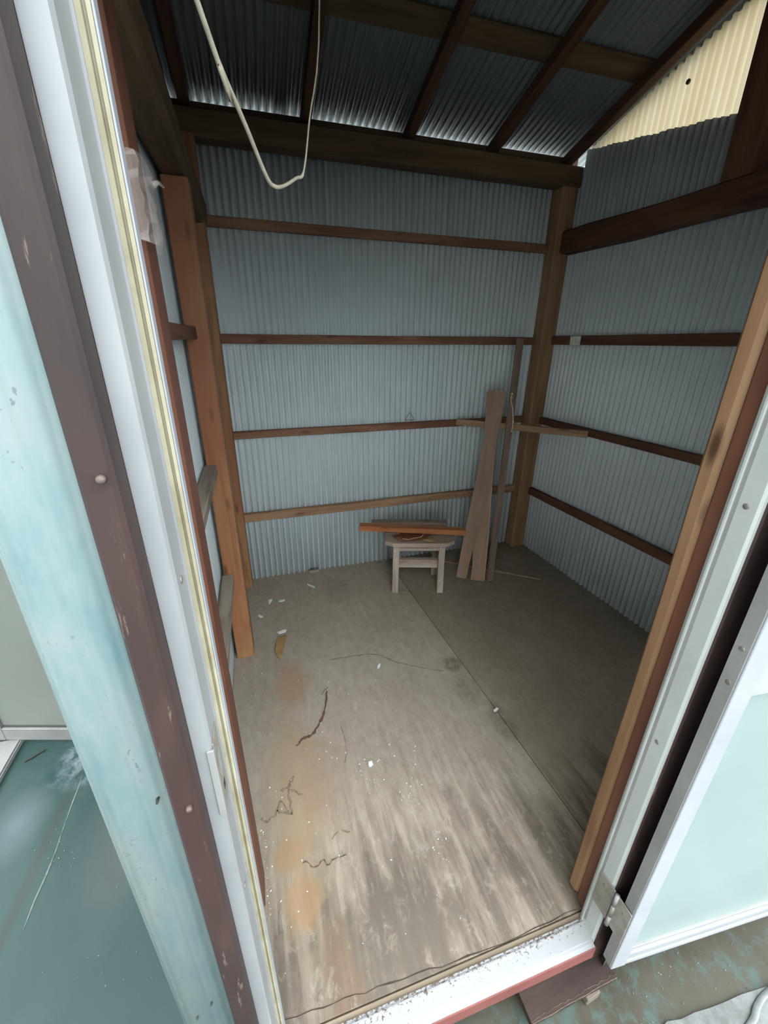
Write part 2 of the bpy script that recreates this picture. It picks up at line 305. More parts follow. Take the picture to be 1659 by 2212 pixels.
pud = ellipse(n, l, p, (-2.50, -0.95), (0.16, 0.13), 0.5, f1, 0.3)
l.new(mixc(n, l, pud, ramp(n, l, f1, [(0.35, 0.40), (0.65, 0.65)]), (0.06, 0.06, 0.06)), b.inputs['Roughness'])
b.inputs['Specular IOR Level'].default_value = 0.22
bump(n, l, b, f2, 0.15, 0.003); M['ground'] = m

# reflectance of each family, scaled so that outside and inside sit right against one exposure
def scale_albedo(names, k, spec=None):
    for nm in names:
        m_ = M[nm]; n_, l_ = m_.node_tree.nodes, m_.node_tree.links
        for nd in list(n_):
            if not nd.type.startswith('BSDF'): continue
            sk = nd.inputs.get('Base Color') or nd.inputs.get('Color')
            if sk.is_linked:
                src = sk.links[0].from_socket; l_.new(mixc(n_, l_, 1.0, src, (k, k, k), 'MULTIPLY'), sk)
            else: sk.default_value = tuple(x*k for x in sk.default_value[:3])+(1,)
            if spec is not None and nd.type == 'BSDF_PRINCIPLED': nd.inputs['Specular IOR Level'].default_value = spec
scale_albedo(('alu', 'alu_green', 'alu_dull', 'alu_white', 'alu_grey', 'seal', 'steel', 'screw', 'sill', 'turq', 'mint_glass', 'grey_glass'), 0.72, 0.3)
scale_albedo(('redpaint', 'casing', 'dark_plank', 'chipwood', 'block_wood', 'ground', 'strap', 'dirty_plastic', 'joint', 'nail'), 0.72)
scale_albedo(('gable',), 0.56); scale_albedo(('turq',), 0.80); scale_albedo(('alu', 'alu_white', 'sill', 'mint_glass', 'jamb_wood', 'casing', 'ground'), 0.92)
scale_albedo(('jamb_wood', 'redwood'), 0.62)
scale_albedo(('orange', 'girt', 'girt_light', 'girt_dark', 'girt_grey', 'post', 'beam', 'rafter', 'stool', 'board', 'lath', 'plank_orange', 'veneer', 'tan', 'pale_stick', 'ply', 'ply_dusty', 'roofsheet', 'twine', 'crack', 'crack_red', 'crack_dark', 'white_chip', 'paper', 'rope'), 0.82)

# ------------------------------------------------------------------ object helpers
def wm(o):
    if o.parent is None: return o.matrix_basis.copy()
    return wm(o.parent) @ o.matrix_parent_inverse @ o.matrix_basis
def link(o, parent=None):
    col.objects.link(o)
    if parent is not None:
        o.parent = parent; o.matrix_parent_inverse = wm(parent).inverted()
    return o
def tag(o, label=None, cat=None, group=None, kind=None):
    if label: o['label'] = label
    if cat: o['category'] = cat
    if group: o['group'] = group
    if kind: o['kind'] = kind
    return o
def empty(name, loc=(0, 0, 0), parent=None):
    o = bpy.data.objects.new(name, None); o.location = loc; o.empty_display_size = 0.05
    return link(o, parent)
def finish(name, bm, mat, parent=None, smooth=False, mtx=None):
    me = bpy.data.meshes.new(name); bmesh.ops.recalc_face_normals(bm, faces=bm.faces); bm.to_mesh(me); bm.free()
    if smooth:
        for p_ in me.polygons: p_.use_smooth = True
    me.materials.append(M[mat] if isinstance(mat, str) else mat)
    o = bpy.data.objects.new(name, me)
    if mtx is not None: o.matrix_basis = mtx
    return link(o, parent)
def frame_mtx(p0, p1, up=(0, 0, 1)):
    p0, p1 = Vector(p0), Vector(p1); x = (p1-p0).normalized(); u = Vector(up)
    if abs(x.dot(u)) > 0.99: u = Vector((0, 1, 0))
    y = u.cross(x).normalized(); z = x.cross(y); c = (p0+p1)/2
    return Matrix(((x.x, y.x, z.x, c.x), (x.y, y.y, z.y, c.y), (x.z, y.z, z.z, c.z), (0, 0, 0, 1)))
def beam(name, p0, p1, wd, ht, mat, parent=None, up=(0, 0, 1), bev=0.003, wob=0.0):
    """a length of lumber from p0 to p1 (axis), wd across, ht along up; grain runs along it"""
    L = (Vector(p1)-Vector(p0)).length
    bm = bmesh.new(); bmesh.ops.create_cube(bm, size=1.0)
    for v in bm.verts: v.co = Vector((v.co.x*L, v.co.y*wd, v.co.z*ht))
    if wob:
        ed = [e for e in bm.edges if abs((e.verts[0].co-e.verts[1].co).x) > L*0.9]
        bmesh.ops.subdivide_edges(bm, edges=ed, cuts=7)
        s = random.random()*50
        for v in bm.verts:
            v.co.y += wob*mnoise.noise(Vector((v.co.x*2+s, v.co.y*9, 0))); v.co.z += wob*mnoise.noise(Vector((v.co.x*2, s, v.co.z*9)))
    if bev:
        ed = [e for e in bm.edges if e.calc_face_angle(0) > 0.6]
        bmesh.ops.bevel(bm, geom=ed, offset=bev, segments=1, affect='EDGES', profile=0.5)
    return finish(name, bm, mat, parent, mtx=frame_mtx(p0, p1, up))
def box(name, lo, hi, mat, parent=None, bev=0.002):
    """axis aligned box; grain along its longest side"""
    lo, hi = Vector(lo), Vector(hi); d = hi-lo; c = (lo+hi)/2; k = max(range(3), key=lambda i: d[i])
    a = Vector((0, 0, 0)); a[k] = d[k]/2
    if k == 0: return beam(name, c-a, c+a, d.y, d.z, mat, parent, (0, 0, 1), bev)
    if k == 1: return beam(name, c-a, c+a, d.x, d.z, mat, parent, (0, 0, 1), bev)
    return beam(name, c-a, c+a, d.x, d.y, mat, parent, (0, 1, 0), bev)
def extrude_profile(name, prof, z0, z1, mat, parent=None, smooth=False, axis='z'):
    """closed profile swept along z (prof = x,y) or along x (prof = y,z)"""
    bm = bmesh.new(); a, b_ = [], []
    for u, v in prof:
        if axis == 'z': a.append(bm.verts.new((u, v, z0))); b_.append(bm.verts.new((u, v, z1)))
        else: a.append(bm.verts.new((z0, u, v))); b_.append(bm.verts.new((z1, u, v)))
    k = len(prof)
    for i in range(k): bm.faces.new((a[i], a[(i+1) % k], b_[(i+1) % k], b_[i]))
    bm.faces.new(a); bm.faces.new(b_[::-1])
    return finish(name, bm, mat, parent, smooth)
def tube(name, pts, rad, mat, parent=None, seg=8, flat=1.0):
    pts = [Vector(q) for q in pts]; bm = bmesh.new(); rings = []
    for i, q in enumerate(pts):
        t = (pts[min(i+1, len(pts)-1)]-pts[max(i-1, 0)]).normalized()
        a = t.cross(Vector((0.3, 0.5, 0.8)))
        a = (a if a.length > 1e-4 else t.cross(Vector((1, 0, 0)))).normalized(); b_ = t.cross(a)
        r = rad[i] if isinstance(rad, (list, tuple)) else rad
        rings.append([bm.verts.new(q + r*(math.cos(2*PI*j/seg)*a + flat*math.sin(2*PI*j/seg)*b_)) for j in range(seg)])
    for i in range(len(rings)-1):
        for j in range(seg): bm.faces.new((rings[i][j], rings[i][(j+1) % seg], rings[i+1][(j+1) % seg], rings[i+1][j]))
    bm.faces.new(rings[0]); bm.faces.new(rings[-1][::-1])
    return finish(name, bm, mat, parent, True)
def smooth_path(pts, k=6):
    pts = [Vector(q) for q in pts]; out = []
    for i in range(len(pts)-1):
        p0, p1, p2, p3 = pts[max(i-1, 0)], pts[i], pts[i+1], pts[min(i+2, len(pts)-1)]
        for j in range(k):
            t = j/k
            out.append(0.5*((2*p1)+(p2-p0)*t+(2*p0-5*p1+4*p2-p3)*t*t+(3*p1-p0-3*p2+p3)*t**3))
    out.append(pts[-1]); return out
def corrugated(name, O, U, N, length, zb, zt, mat, parent, pitch=0.0328, amp=0.0065, u0_=0.0, V=(0, 0, 1), seg=8, rows=1, thick=0.0008, shape=None):
    """wave sheet: O + u*U + wave*N + v*V, v from zb(u) to zt(u)"""
    O, U, N, V = Vector(O), Vector(U).normalized(), Vector(N).normalized(), Vector(V).normalized()
    k = max(2, int(length/pitch*seg)); bm = bmesh.new(); cols = []
    for i in range(k+1):
        u = length*i/k; a0 = zb(u) if callable(zb) else zb; a1 = zt(u) if callable(zt) else zt
        wv = shape(u) if shape else amp*math.cos(2*PI*(u+u0_)/pitch)
        cols.append([bm.verts.new(O+U*u+N*wv+V*(a0+(a1-a0)*r/rows)) for r in range(rows+1)])
    for i in range(k):
        for r in range(rows): bm.faces.new((cols[i][r], cols[i+1][r], cols[i+1][r+1], cols[i][r+1]))
    me = bpy.data.meshes.new(name); bm.normal_update(); bm.to_mesh(me); bm.free()
    for p_ in me.polygons: p_.use_smooth = True
    me.materials.append(M[mat]); o = bpy.data.objects.new(name, me); link(o, parent)
    if thick:
        s = o.modifiers.new('gauge', 'SOLIDIFY'); s.thickness = thick; s.offset = 0
    return o
def disc(name, c, nrm, r, h, mat, parent=None, seg=10):
    c, nn = Vector(c), Vector(nrm).normalized()
    return tube(name, [c, c+nn*h*0.7, c+nn*h], [r, r, r*0.75], mat, parent, seg)
def patch(name, pts, th, mat, parent=None, zfun=None, smooth=False):
    """a thin slab with an irregular outline lying flat; pts in 3D"""
    bm = bmesh.new(); a = [bm.verts.new(Vector(q)) for q in pts]; b_ = [bm.verts.new(Vector(q)+Vector((0, 0, th))) for q in pts]
    k = len(pts)
    for i in range(k): bm.faces.new((a[i], a[(i+1) % k], b_[(i+1) % k], b_[i]))
    bm.faces.new(a[::-1]); bm.faces.new(b_)
    return finish(name, bm, mat, parent, smooth)
def ribbon(name, pts, wds, z, mat, parent):
    """thin line of splintered veneer on the floor"""
    pts = [Vector(q) for q in pts]; bm = bmesh.new(); L, R = [], []
    for i, q in enumerate(pts):
        t = (pts[min(i+1, len(pts)-1)]-pts[max(i-1, 0)]); t.z = 0; t.normalize(); s = Vector((-t.y, t.x, 0))
        wd = 0.85*wds[i % len(wds)]*random.uniform(0.5, 1.3) if i not in (0, len(pts)-1) else 0.0006
        L.append(bm.verts.new(Vector((q.x, q.y, z))+s*wd)); R.append(bm.verts.new(Vector((q.x, q.y, z))-s*wd))
    for i in range(len(pts)-1): bm.faces.new((L[i], L[i+1], R[i+1], R[i]))
    return finish(name, bm, mat, parent)

GZ = -0.15                                   # outside ground
XL = -1.94                                   # left wall sheet
def ybk(x): return -0.008+0.017*x            # back wall sheet (a little out of square)
def xrt(y): return 0.030-0.045*y             # right wall sheet

# ------------------------------------------------------------------ ground and floor
bm = bmesh.new(); bmesh.ops.create_grid(bm, x_segments=2, y_segments=2, size=9)
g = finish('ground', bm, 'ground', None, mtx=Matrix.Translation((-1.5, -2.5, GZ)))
gy = box('bounce_ground', (-6.0, 0.12, GZ-0.02), (5.0, 6.0, GZ+0.004), 'bounce', None, 0); tag(gy, 'pale gravel ground added unseen behind the shed', 'ground', kind='structure')  # made-up ground out of view, bounces light up to the roof edge
tag(g, 'worn weathered teal painted concrete ground around the shed', 'ground', kind='structure')

fl_ = empty('floor', (-0.9, -1.0, -0.02)); tag(fl_, 'worn weathered plywood floor with rusty stains and splintered veneer', 'floor', kind='structure')
bx = box('floor_base', (-1.93, -1.985, -0.13), (0.10, 0.02, -0.0125), 'beam', fl_)
def plysheet(x0, x1, y0, y1, dx0, dx1, mat):
    bm = bmesh.new()
    pts = [(x0, y1), (x0+dx0, y0), (x1+dx1, y0), (x1, y1)]
    a = [bm.verts.new((px_, py_, -0.012)) for px_, py_ in pts]; b_ = [bm.verts.new((px_, py_, 0.0)) for px_, py_ in pts]
    for i in range(4): bm.faces.new((a[i], a[(i+1) % 4], b_[(i+1) % 4], b_[i]))
    bm.faces.new(a[::-1]); bm.faces.new(b_)
    bmesh.ops.recalc_face_normals(bm, faces=bm.faces)
    bmesh.ops.bevel(bm, geom=[e for e in bm.edges if e.verts[0].co.z > -0.001 and e.verts[1].co.z > -0.001], offset=0.0015, segments=1, affect='EDGES')
    return finish('plywood_sheet', bm, mat, fl_)
plysheet(-1.94, -0.986, -1.949, 0.0, 0.0, 0.095, 'ply')
plysheet(-0.983, 0.10, -1.949, 0.0, 0.095, 0.0, 'ply_dusty')
box('floor_edge_strip', (-1.80, -1.9655, -0.010), (-1.03, -1.951, -0.001), 'pale_stick', fl_)
crk = [([(712, 1425), (740, 1421), (790, 1414), (820, 1415), (850, 1428), (890, 1438), (925, 1445), (960, 1450)], [0.002, 0.004, 0.003, 0.005], 'crack'),
       ([(705, 1490), (704, 1512), (700, 1540), (690, 1562), (680, 1580), (668, 1590), (655, 1594), (648, 1603), (640, 1612)], [0.004, 0.006, 0.008], 'crack_red'),
       ([(634, 1676), (627, 1690), (622, 1702), (606, 1708)], [0.004, 0.006], 'crack'), ([(622, 1702), (624, 1720), (628, 1740), (630, 1758), (612, 1756), (598, 1752), (594, 1764), (585, 1767), (575, 1778), (563, 1768)], [0.004, 0.003, 0.005], 'crack'),
       ([(624, 1706), (636, 1708), (645, 1715), (654, 1718)], [0.003, 0.005], 'crack'), ([(600, 1752), (607, 1730), (616, 1742), (624, 1756)], [0.003], 'crack'),
       ([(655, 1866), (664, 1860), (672, 1872), (688, 1870), (698, 1856), (706, 1868), (725, 1855), (748, 1848)], [0.002, 0.001, 0.0028], 'crack_red'),
       ([(738, 1794), (748, 1797), (758, 1797)], [0.003], 'crack'), ([(716, 1812), (726, 1802), (733, 1796)], [0.002], 'crack'),
       ([(850, 1277), (868, 1275), (890, 1279), (915, 1288), (935, 1300)], [0.003, 0.004], 'crack'), ([(712, 1287), (722, 1271), (745, 1264), (757, 1265)], [0.003], 'crack'),
       ([(600, 2212), (700, 2175), (790, 2143), (900, 2105), (1010, 2068), (1120, 2022), (1245, 1962)], [0.0012, 0.0018, 0.0009], 'crack_dark'),
       ([(735, 1560), (745, 1600), (748, 1635), (742, 1650)], [0.003, 0.002], 'crack')]
for pts, wds, mt in crk:
    q3 = smooth_path([fl(*q) for q in pts], 4)
    q3 = [q + Vector((random.uniform(-1, 1), random.uniform(-1, 1), 0))*0.0025 for q in q3]
    ribbon('veneer_crack', q3, wds, 0.0009, mt, fl_)
# red painted kerb board under the doorway
box('kerb_board', (-1.90, -2.0185, -0.060), (-1.05, -1.986, -0.0125), 'redpaint', fl_)

# ------------------------------------------------------------------ back wall
wb = empty('wall_back', (-0.9, 0.0, 0.0)); tag(wb, 'pale blue corrugated steel back wall with four brown girts', 'wall', kind='structure')
Ub = Vector((1, 0.017, 0)); Nb = Vector((0.017, -1, 0))
for i in range(3):
    x0 = -1.96+0.648*i
    corrugated('corrugated_sheet', (x0, ybk(x0)+0.006-0.0009*i, 0), Ub, Nb, 0.684 if i < 2 else 0.70, -0.03, 2.225, 'sheet', wb)
zb_ = [(0.395, 0.443), (0.876, 0.915), (1.347, 1.390), (1.827, 1.868)]
def gb(x, off): return ybk(x)-off
for i, (z0, z1) in enumerate(zb_):
    x0, x1 = (-1.86, -0.055); zc = (z0+z1)/2; dz = 0.008 if i in (0, 1) else 0.002
    beam('girt', (x0, gb(x0, 0.016), zc), (x1, gb(x1, 0.016), zc+dz), 0.030, z1-z0, ['girt_light', 'girt', 'girt', 'girt'][i], wb, bev=0.003, wob=0.002)
beam('top_plate', (-1.93, gb(-1.93, 0.048), 2.165), (0.04, gb(0.04, 0.048), 2.168), 0.09, 0.092, 'beam', wb, bev=0.006, wob=0.004)
# corner posts
box('corner_post', (-1.937, -0.135, 0), (-1.852, -0.05, 2.13), 'orange', wb, 0.004)
box('corner_post', (-0.068, -0.098, 0), (0.029, -0.006, 2.125), 'post', wb, 0.006)

# ------------------------------------------------------------------ right wall
wr = empty('wall_right', (0.05, -1.0, 0)); tag(wr, 'grey blue corrugated steel right wall with dark girts', 'wall', kind='structure')
Ur = Vector((0.045, -1, 0)); Nr = Vector((-1, -0.045, 0))
def ztop(u): return 2.212 if u < 0.105 else 2.275-0.165*max(0.0, u-0.12) - 0.002*math.sin(u*40)
for i, (a, ln) in enumerate(((-0.02, 0.60), (0.545, 0.68), (1.19, 0.80))):
    y0 = -a
    corrugated('corrugated_sheet', (xrt(y0)+0.006-0.0012*i, y0, 0), Ur, Nr, ln, -0.03, (lambda u, a=a: ztop(u+a)), 'sheet', wr)
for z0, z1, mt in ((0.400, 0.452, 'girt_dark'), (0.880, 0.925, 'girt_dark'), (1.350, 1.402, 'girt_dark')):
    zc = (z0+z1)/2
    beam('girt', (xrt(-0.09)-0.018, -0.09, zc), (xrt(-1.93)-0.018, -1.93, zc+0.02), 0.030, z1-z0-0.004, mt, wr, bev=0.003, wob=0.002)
beam('tie_beam', (-0.030+0.035, -0.05, 1.868), (0.04, -1.95, 1.86), 0.075, 0.112, 'rafter', wr, bev=0.008, wob=0.012)
box('king_post', (-0.030, -1.050, 1.912), (0.050, -0.945, 2.49), 'girt_dark', wr, 0.004)
corrugated('gable_sheet', (xrt(-0.105)+0.034, -0.105, 0), Ur, Nr, 1.90, 2.06, (lambda u: 2.32+0.30*min(u+0.105, 2.0-u)), 'gable', wr, thick=0.0)
disc('sheet_screw', (xrt(-0.62)+0.006, -0.62, 2.335), (-1, 0, 0), 0.009, 0.008, 'nail', wr)

# ------------------------------------------------------------------ left wall
wlft = empty('wall_left', (XL, -1.0, 0)); tag(wlft, 'pale corrugated steel left wall behind orange posts', 'wall', kind='structure')
for i in range(3):
    y0 = -0.0-0.66*i; ln_ = 0.70 if i < 2 else 0.645
    corrugated('corrugated_sheet', (XL-0.006+0.0009*i, y0, 0), (0, -1, 0), (1, 0, 0), ln_, -0.12, (lambda u, y0=y0: 2.275+0.30*min(u-y0-0.05, 1.95-u+y0)), 'sheet', wlft)
box('middle_post', (-1.926, -0.735, 0), (-1.850, -0.645, 1.82), 'orange', wlft, 0.003)
box('front_post', (-1.925, -1.715, 0), (-1.833, -1.632, 2.15), 'redwood', wlft, 0.008)
for z0, z1, mt in ((0.415, 0.452, 'girt_grey'), (0.895, 0.930, 'girt_grey'), (1.370, 1.408, 'girt_dark')):
    box('girt', (-1.933, -1.64, z0), (-1.889, -0.737, z1), mt, wlft, 0.002)
    box('girt', (-1.933, -0.645, z0), (-1.889, -0.13, z1), mt, wlft, 0.002)
beam('tie_beam', (-1.888, 0.0, 1.875), (-1.888, -1.95, 1.875), 0.085, 0.11, 'beam', wlft, bev=0.014, wob=0.010)

# ------------------------------------------------------------------ roof
rf = empty('ceiling', (-0.9, -1.0, 2.2)); tag(rf, 'dark corrugated roof underside on brown rafters', 'ceiling', kind='structure')
SL, YR = 0.30, -1.0
def zr(y): return 2.215+SL*(-y-0.05) if y > YR else 2.215+SL*(0.95)-SL*(YR-y)      # rafter underside
cs = math.cos(math.atan(SL))
for x in (-1.875, -1.393, -0.921, -0.478, -0.035):
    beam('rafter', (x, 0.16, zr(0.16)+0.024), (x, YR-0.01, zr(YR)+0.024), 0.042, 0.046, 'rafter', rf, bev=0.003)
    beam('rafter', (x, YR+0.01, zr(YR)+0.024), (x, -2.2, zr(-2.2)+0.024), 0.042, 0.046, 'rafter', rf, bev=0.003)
for y in (-0.495, -0.86, -1.4, -1.85):
    dz = 0.052
    sgn = 1 if y > YR else -1
    beam('batten', (-2.02, y, zr(y)+dz+0.003), (0.03, y, zr(y)+dz+0.003), 0.098, 0.012, 'beam', rf, up=(0, SL*sgn, 1), bev=0.002)
box('ridge_beam', (-1.98, YR-0.045, 2.40), (0.03, YR+0.045, 2.49), 'beam', rf)
for s, (ya, yb) in enumerate(((0.20, YR), (-2.25, YR))):
    V = Vector((0, yb-ya, zr(yb)-zr(ya))); L = V.length
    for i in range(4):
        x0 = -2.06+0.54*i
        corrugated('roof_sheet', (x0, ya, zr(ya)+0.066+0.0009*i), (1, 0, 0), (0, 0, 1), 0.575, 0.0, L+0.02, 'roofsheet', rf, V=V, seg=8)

box('eave_board', (-1.98, -0.030, 2.205), (0.05, -0.012, zr(-0.02)+0.0575), 'beam', rf)
box('eave_board', (-1.98, -1.99, 2.19), (0.05, -1.972, zr(-1.98)+0.0625), 'beam', rf)
# ------------------------------------------------------------------ front wall
wf = empty('wall_front', (-1.88, -2.03, 0)); tag(wf, 'turquoise weathered corrugated front cladding beside the doorway', 'wall', kind='structure')
YF = -2.034
def tshape(u):      # u from left edge; bulge towards the viewer with a soft second wave
    pts = [(0, -0.013), (0.0045, -0.0085), (0.010, -0.002), (0.020, 0.0010), (0.030, 0.0006), (0.040, -0.0012), (0.047, 0.0004), (0.055, -0.0012), (0.064, -0.0045), (0.075, -0.008), (0.20, -0.010)]
    for (a, va), (b_, vb) in zip(pts, pts[1:]):
        if u <= b_:
            t = (u-a)/(b_-a); t = t*t*(3-2*t); return va+(vb-va)*t
    return pts[-1][1]
corrugated('wave_sheet', (-1.921, YF, 0), (1, 0, 0), (0, -1, 0), 0.080, GZ+0.005, 2.3, 'turq', wf, pitch=0.08, seg=64, shape=tshape, thick=0.0016)
corrugated('wave_sheet', (-1.02, YF+0.012, 0), (1, 0, 0), (0, -1, 0), 1.13, GZ+0.005, 2.3, 'turq', wf, pitch=0.063, amp=0.008, thick=0.0016)
corrugated('wave_sheet', (-1.85, YF+0.012, 0), (1, 0, 0), (0, -1, 0), 0.86, 1.88, 2.3, 'turq', wf, pitch=0.063, amp=0.008, thick=0.0016)
for q in ((340, 1730), (457, 2166), (427, 2196)):
    h_ = hit(q[0], q[1], 1, YF-0.002); disc('nail_hole', (h_.x, YF+0.004, h_.z), (0, -1, 0), 0.0016, 0.009, 'black', wf, 10)
box('door_header', (-1.85, -1.985, 1.83), (-1.0, -1.90, 1.95), 'beam', wf)
# studs behind the hinge side
beam('door_stud', (-1.003, -1.9455, 0.012), (-1.003, -1.9455, 1.83), 0.080, 0.034, 'redwood', wf, up=(0, 1, 0), bev=0.003)
beam('door_stud', (-1.000, -1.910, 0.022), (-1.000, -1.910, 1.83), 0.090, 0.034, 'jamb_wood', wf, up=(0, 1, 0), bev=0.008, wob=0.004)
beam('door_stud', (-1.842, -1.9455, 0.002), (-1.842, -1.9455, 1.83), 0.080, 0.034, 'redwood', wf, up=(0, 1, 0), bev=0.003)

# casings
t1 = box('trim_1', (-1.8475, -2.050, GZ+0.004), (-1.8235, -2.020, 2.2), 'casing', None, 0.003)
tag(t1, 'chipped dark brown wooden casing left of the doorway', 'trim', kind='structure')
for q, hgt in (((217, 1036), 0.006), ((408, 1746), 0.006)):
    h_ = hit(q[0], q[1], 1, -2.052); disc('nail_head', (h_.x, -2.0495, h_.z), (0.15, -1, 0.1), 0.0032, hgt, 'nail', t1, 10)
t2 = box('trim_2', (-1.048, -2.010, GZ+0.045), (-0.975, -1.990, 1.95), 'casing', None, 0.003)
tag(t2, 'dark brown wooden casing behind the opened door', 'trim', kind='structure')

# ------------------------------------------------------------------ shed door
d1 = empty('door_1', (-1.40, -1.99, 0)); tag(d1, 'aluminium framed mint door opened flat beside the doorway', 'door', kind='structure')
ZT = 1.86
# left jamb: front flange, reveal, stop, yellowed seal
extrude_profile('jamb', [(-1.8245, -2.018), (-1.8085, -2.018), (-1.8065, -2.014), (-1.8065, -1.979), (-1.8045, -1.979), (-1.8045, -1.960), (-1.8245, -1.960)], -0.012, ZT, 'alu', d1)
extrude_profile('seal', [(-1.8046, -1.977), (-1.8010, -1.977), (-1.8005, -1.9735), (-1.7985, -1.9735), (-1.7980, -1.977), (-1.7955, -1.976), (-1.7950, -1.962), (-1.8046, -1.962)], 0.0, ZT, 'seal', d1)
extrude_profile('jamb_lip', [(-1.7952, -1.9745), (-1.7938, -1.9745), (-1.7938, -1.9625), (-1.7952, -1.9625)], 0.0, ZT, 'alu_white', d1)
for q in ((391, 1252), (529, 1912)):
    h_ = hit(q[0], q[1], 0, -1.8065); disc('jamb_screw', (-1.8067, h_.y, h_.z), (1, 0, 0), 0.0042, 0.0015, 'screw', d1)
# strike plate on the left jamb
sp_ = empty('strike_plate', (-1.806, -2.0, 0.9), d1)
z0 = 0.972; z1 = 0.862
za, zb2 = max(z0, z1), min(z0, z1)
box('plate', (-1.8068, -2.0155, zb2), (-1.8052, -1.984, za), 'steel', sp_, 0.0006)
box('lip', (-1.8125, -2.0205, zb2), (-1.8050, -2.0175, za-0.004), 'alu_dull', sp_, 0.0006)
box('bolt_slot', (-1.8056, -2.004, zb2+0.02), (-1.8048, -1.996, zb2+0.032), 'black', sp_, 0)
box('latch_slot', (-1.8056, -2.004, zb2+0.045), (-1.8048, -1.993, za-0.03), 'alu_dull', sp_, 0)
# right jamb
extrude_profile('jamb', [(-1.055, -1.969), (-1.0585, -1.969), (-1.0585, -1.966), (-1.055, -1.960), (-1.035, -1.960), (-1.035, -2.006), (-1.046, -2.0075), (-1.0525, -2.006), (-1.055, -2.002)], -0.03, ZT, 'alu_green', d1)
extrude_profile('dust_line', [(-1.0552, -1.970), (-1.0552, -1.976), (-1.0548, -1.976), (-1.0548, -1.970)], 0.02, ZT, 'alu_dull', d1)
for q in ((1612, 1094), (1420, 1603), (1405, 1652)):
    if q[1] == 1652: continue
    h_ = hit(q[0], q[1], 0, -1.055); disc('jamb_screw', (-1.0549, h_.y, h_.z), (-1, 0, 0), 0.0045, 0.0015, 'screw', d1)
# head
box('frame_head', (-1.8245, -2.018, ZT-0.03), (-1.035, -1.960, ZT), 'alu', d1)
# sill
extrude_profile('sill', [(-1.966, 0.010), (-1.9685, 0.010), (-1.9685, 0.004), (-1.9715, 0.004), (-1.9715, 0.007), (-1.974, 0.007), (-1.9745, 0.001), (-2.004, -0.001), (-2.005, -0.004), (-2.010, -0.0045), (-2.011, -0.007), (-2.0165, -0.008), (-2.0165, -0.0115), (-1.966, -0.0115)], -1.8065, -1.0545, 'sill', d1, axis='x')
# leaf, swung back flat
leaf = empty('leaf', (-1.053, -2.063, 0.0), d1); leaf.rotation_euler = (0, 0, math.radians(-4.456))
LW, LH, LT = 0.745, 1.83, 0.027
lm = wm(leaf)
def lbox(name, lo, hi, mat, parent=leaf, bev=0.0012):
    lo, hi = Vector(lo), Vector(hi); d_ = hi-lo; bm = bmesh.new(); bmesh.ops.create_cube(bm, size=1)
    for v in bm.verts: v.co = Vector((v.co.x*d_.x, v.co.y*d_.y, v.co.z*d_.z))
    if bev: bmesh.ops.bevel(bm, geom=bm.edges[:], offset=bev, segments=1, affect='EDGES')
    return finish(name, bm, mat, parent, mtx=lm @ Matrix.Translation((lo+hi)/2))
st = lbox('stile', (0, 0.0, 0), (0.040, LT, LH), 'alu_white'); lbox('edge_channel', (-0.0015, 0.0035, 0.004), (0.0005, LT-0.001, LH), 'alu_dull', st, 0.0004)
lbox('stile', (LW-0.04, 0, 0), (LW, LT, LH), 'alu_white')
lbox('stile_bead', (0.040, 0.006, 0.05), (0.051, LT-0.006, LH-0.06), 'alu_white')
lbox('bottom_rail', (0.040, 0.004, 0.0), (LW-0.04, LT, 0.048), 'alu')
lbox('rail_ridge', (0.040, 0.001, 0.0), (LW-0.04, 0.006, 0.013), 'alu_white')
lbox('rail_ridge', (0.040, 0.001, 0.036), (LW-0.04, 0.006, 0.048), 'alu_white')
lbox('rail_bead', (0.040, 0.007, 0.0485), (LW-0.04, 0.016, 0.056), 'alu_dull')
zmid = 0.855
lbox('middle_rail', (0.040, 0.002, zmid), (LW-0.04, LT, zmid+0.075), 'alu_white'); lbox('top_rail', (0.040, 0.002, LH-0.06), (LW-0.04, LT, LH), 'alu_white')
lbox('pane', (0.049, 0.012, 0.052), (LW-0.04, 0.017, zmid), 'mint_glass', leaf, 0); lbox('pane', (0.049, 0.012, zmid+0.075), (LW-0.04, 0.017, LH-0.06), 'mint_glass', leaf, 0)
def on_edge(q):
    d_ = rgt*((q[0]-CXP)/FPX)-upv*((q[1]-CYP)/FPX)+fwd; ex = lm.to_3x3() @ Vector((1, 0, 0)); o_ = lm.translation
    return CAM+d_*((o_-CAM).dot(ex)/d_.dot(ex))
for q in ((1604, 1402), (1574, 1473), (1324, 2040), (1313, 2064)):
    h_ = on_edge(q); disc('edge_screw', h_+lm.to_3x3() @ Vector((-0.001, 0, 0)), lm.to_3x3() @ Vector((-1, 0, 0)), 0.0045 if q[1] < 1900 else 0.0035, 0.0012, 'screw', leaf)
# hinge
hg = empty('hinge', (-1.056, -2.023, 0.17), d1)
box('frame_plate', (-1.0580, -2.016, 0.120), (-1.0552, -1.974, 0.232), 'steel', hg, 0.0008)
for za_, zb3, mt_ in ((0.116, 0.152, 'alu_dull'), (0.153, 0.194, 'steel'), (0.195, 0.234, 'alu_dull')):
    tube('knuckle', [(-1.0600, -2.0235, za_), (-1.0600, -2.0235, zb3)], 0.0048, mt_, hg, 12)
box('leaf_plate', (-1.0585, -2.061, 0.120), (-1.0555, -2.027, 0.232), 'steel', hg, 0.0008)
for z_, y_ in ((0.145, -1.990), (0.176, -2.002), (0.207, -1.990), (0.150, -2.045), (0.178, -2.040), (0.205, -2.045)): disc('hinge_screw', (-1.0582, y_, z_), (-1, 0, 0), 0.0032, 0.001, 'screw', hg)

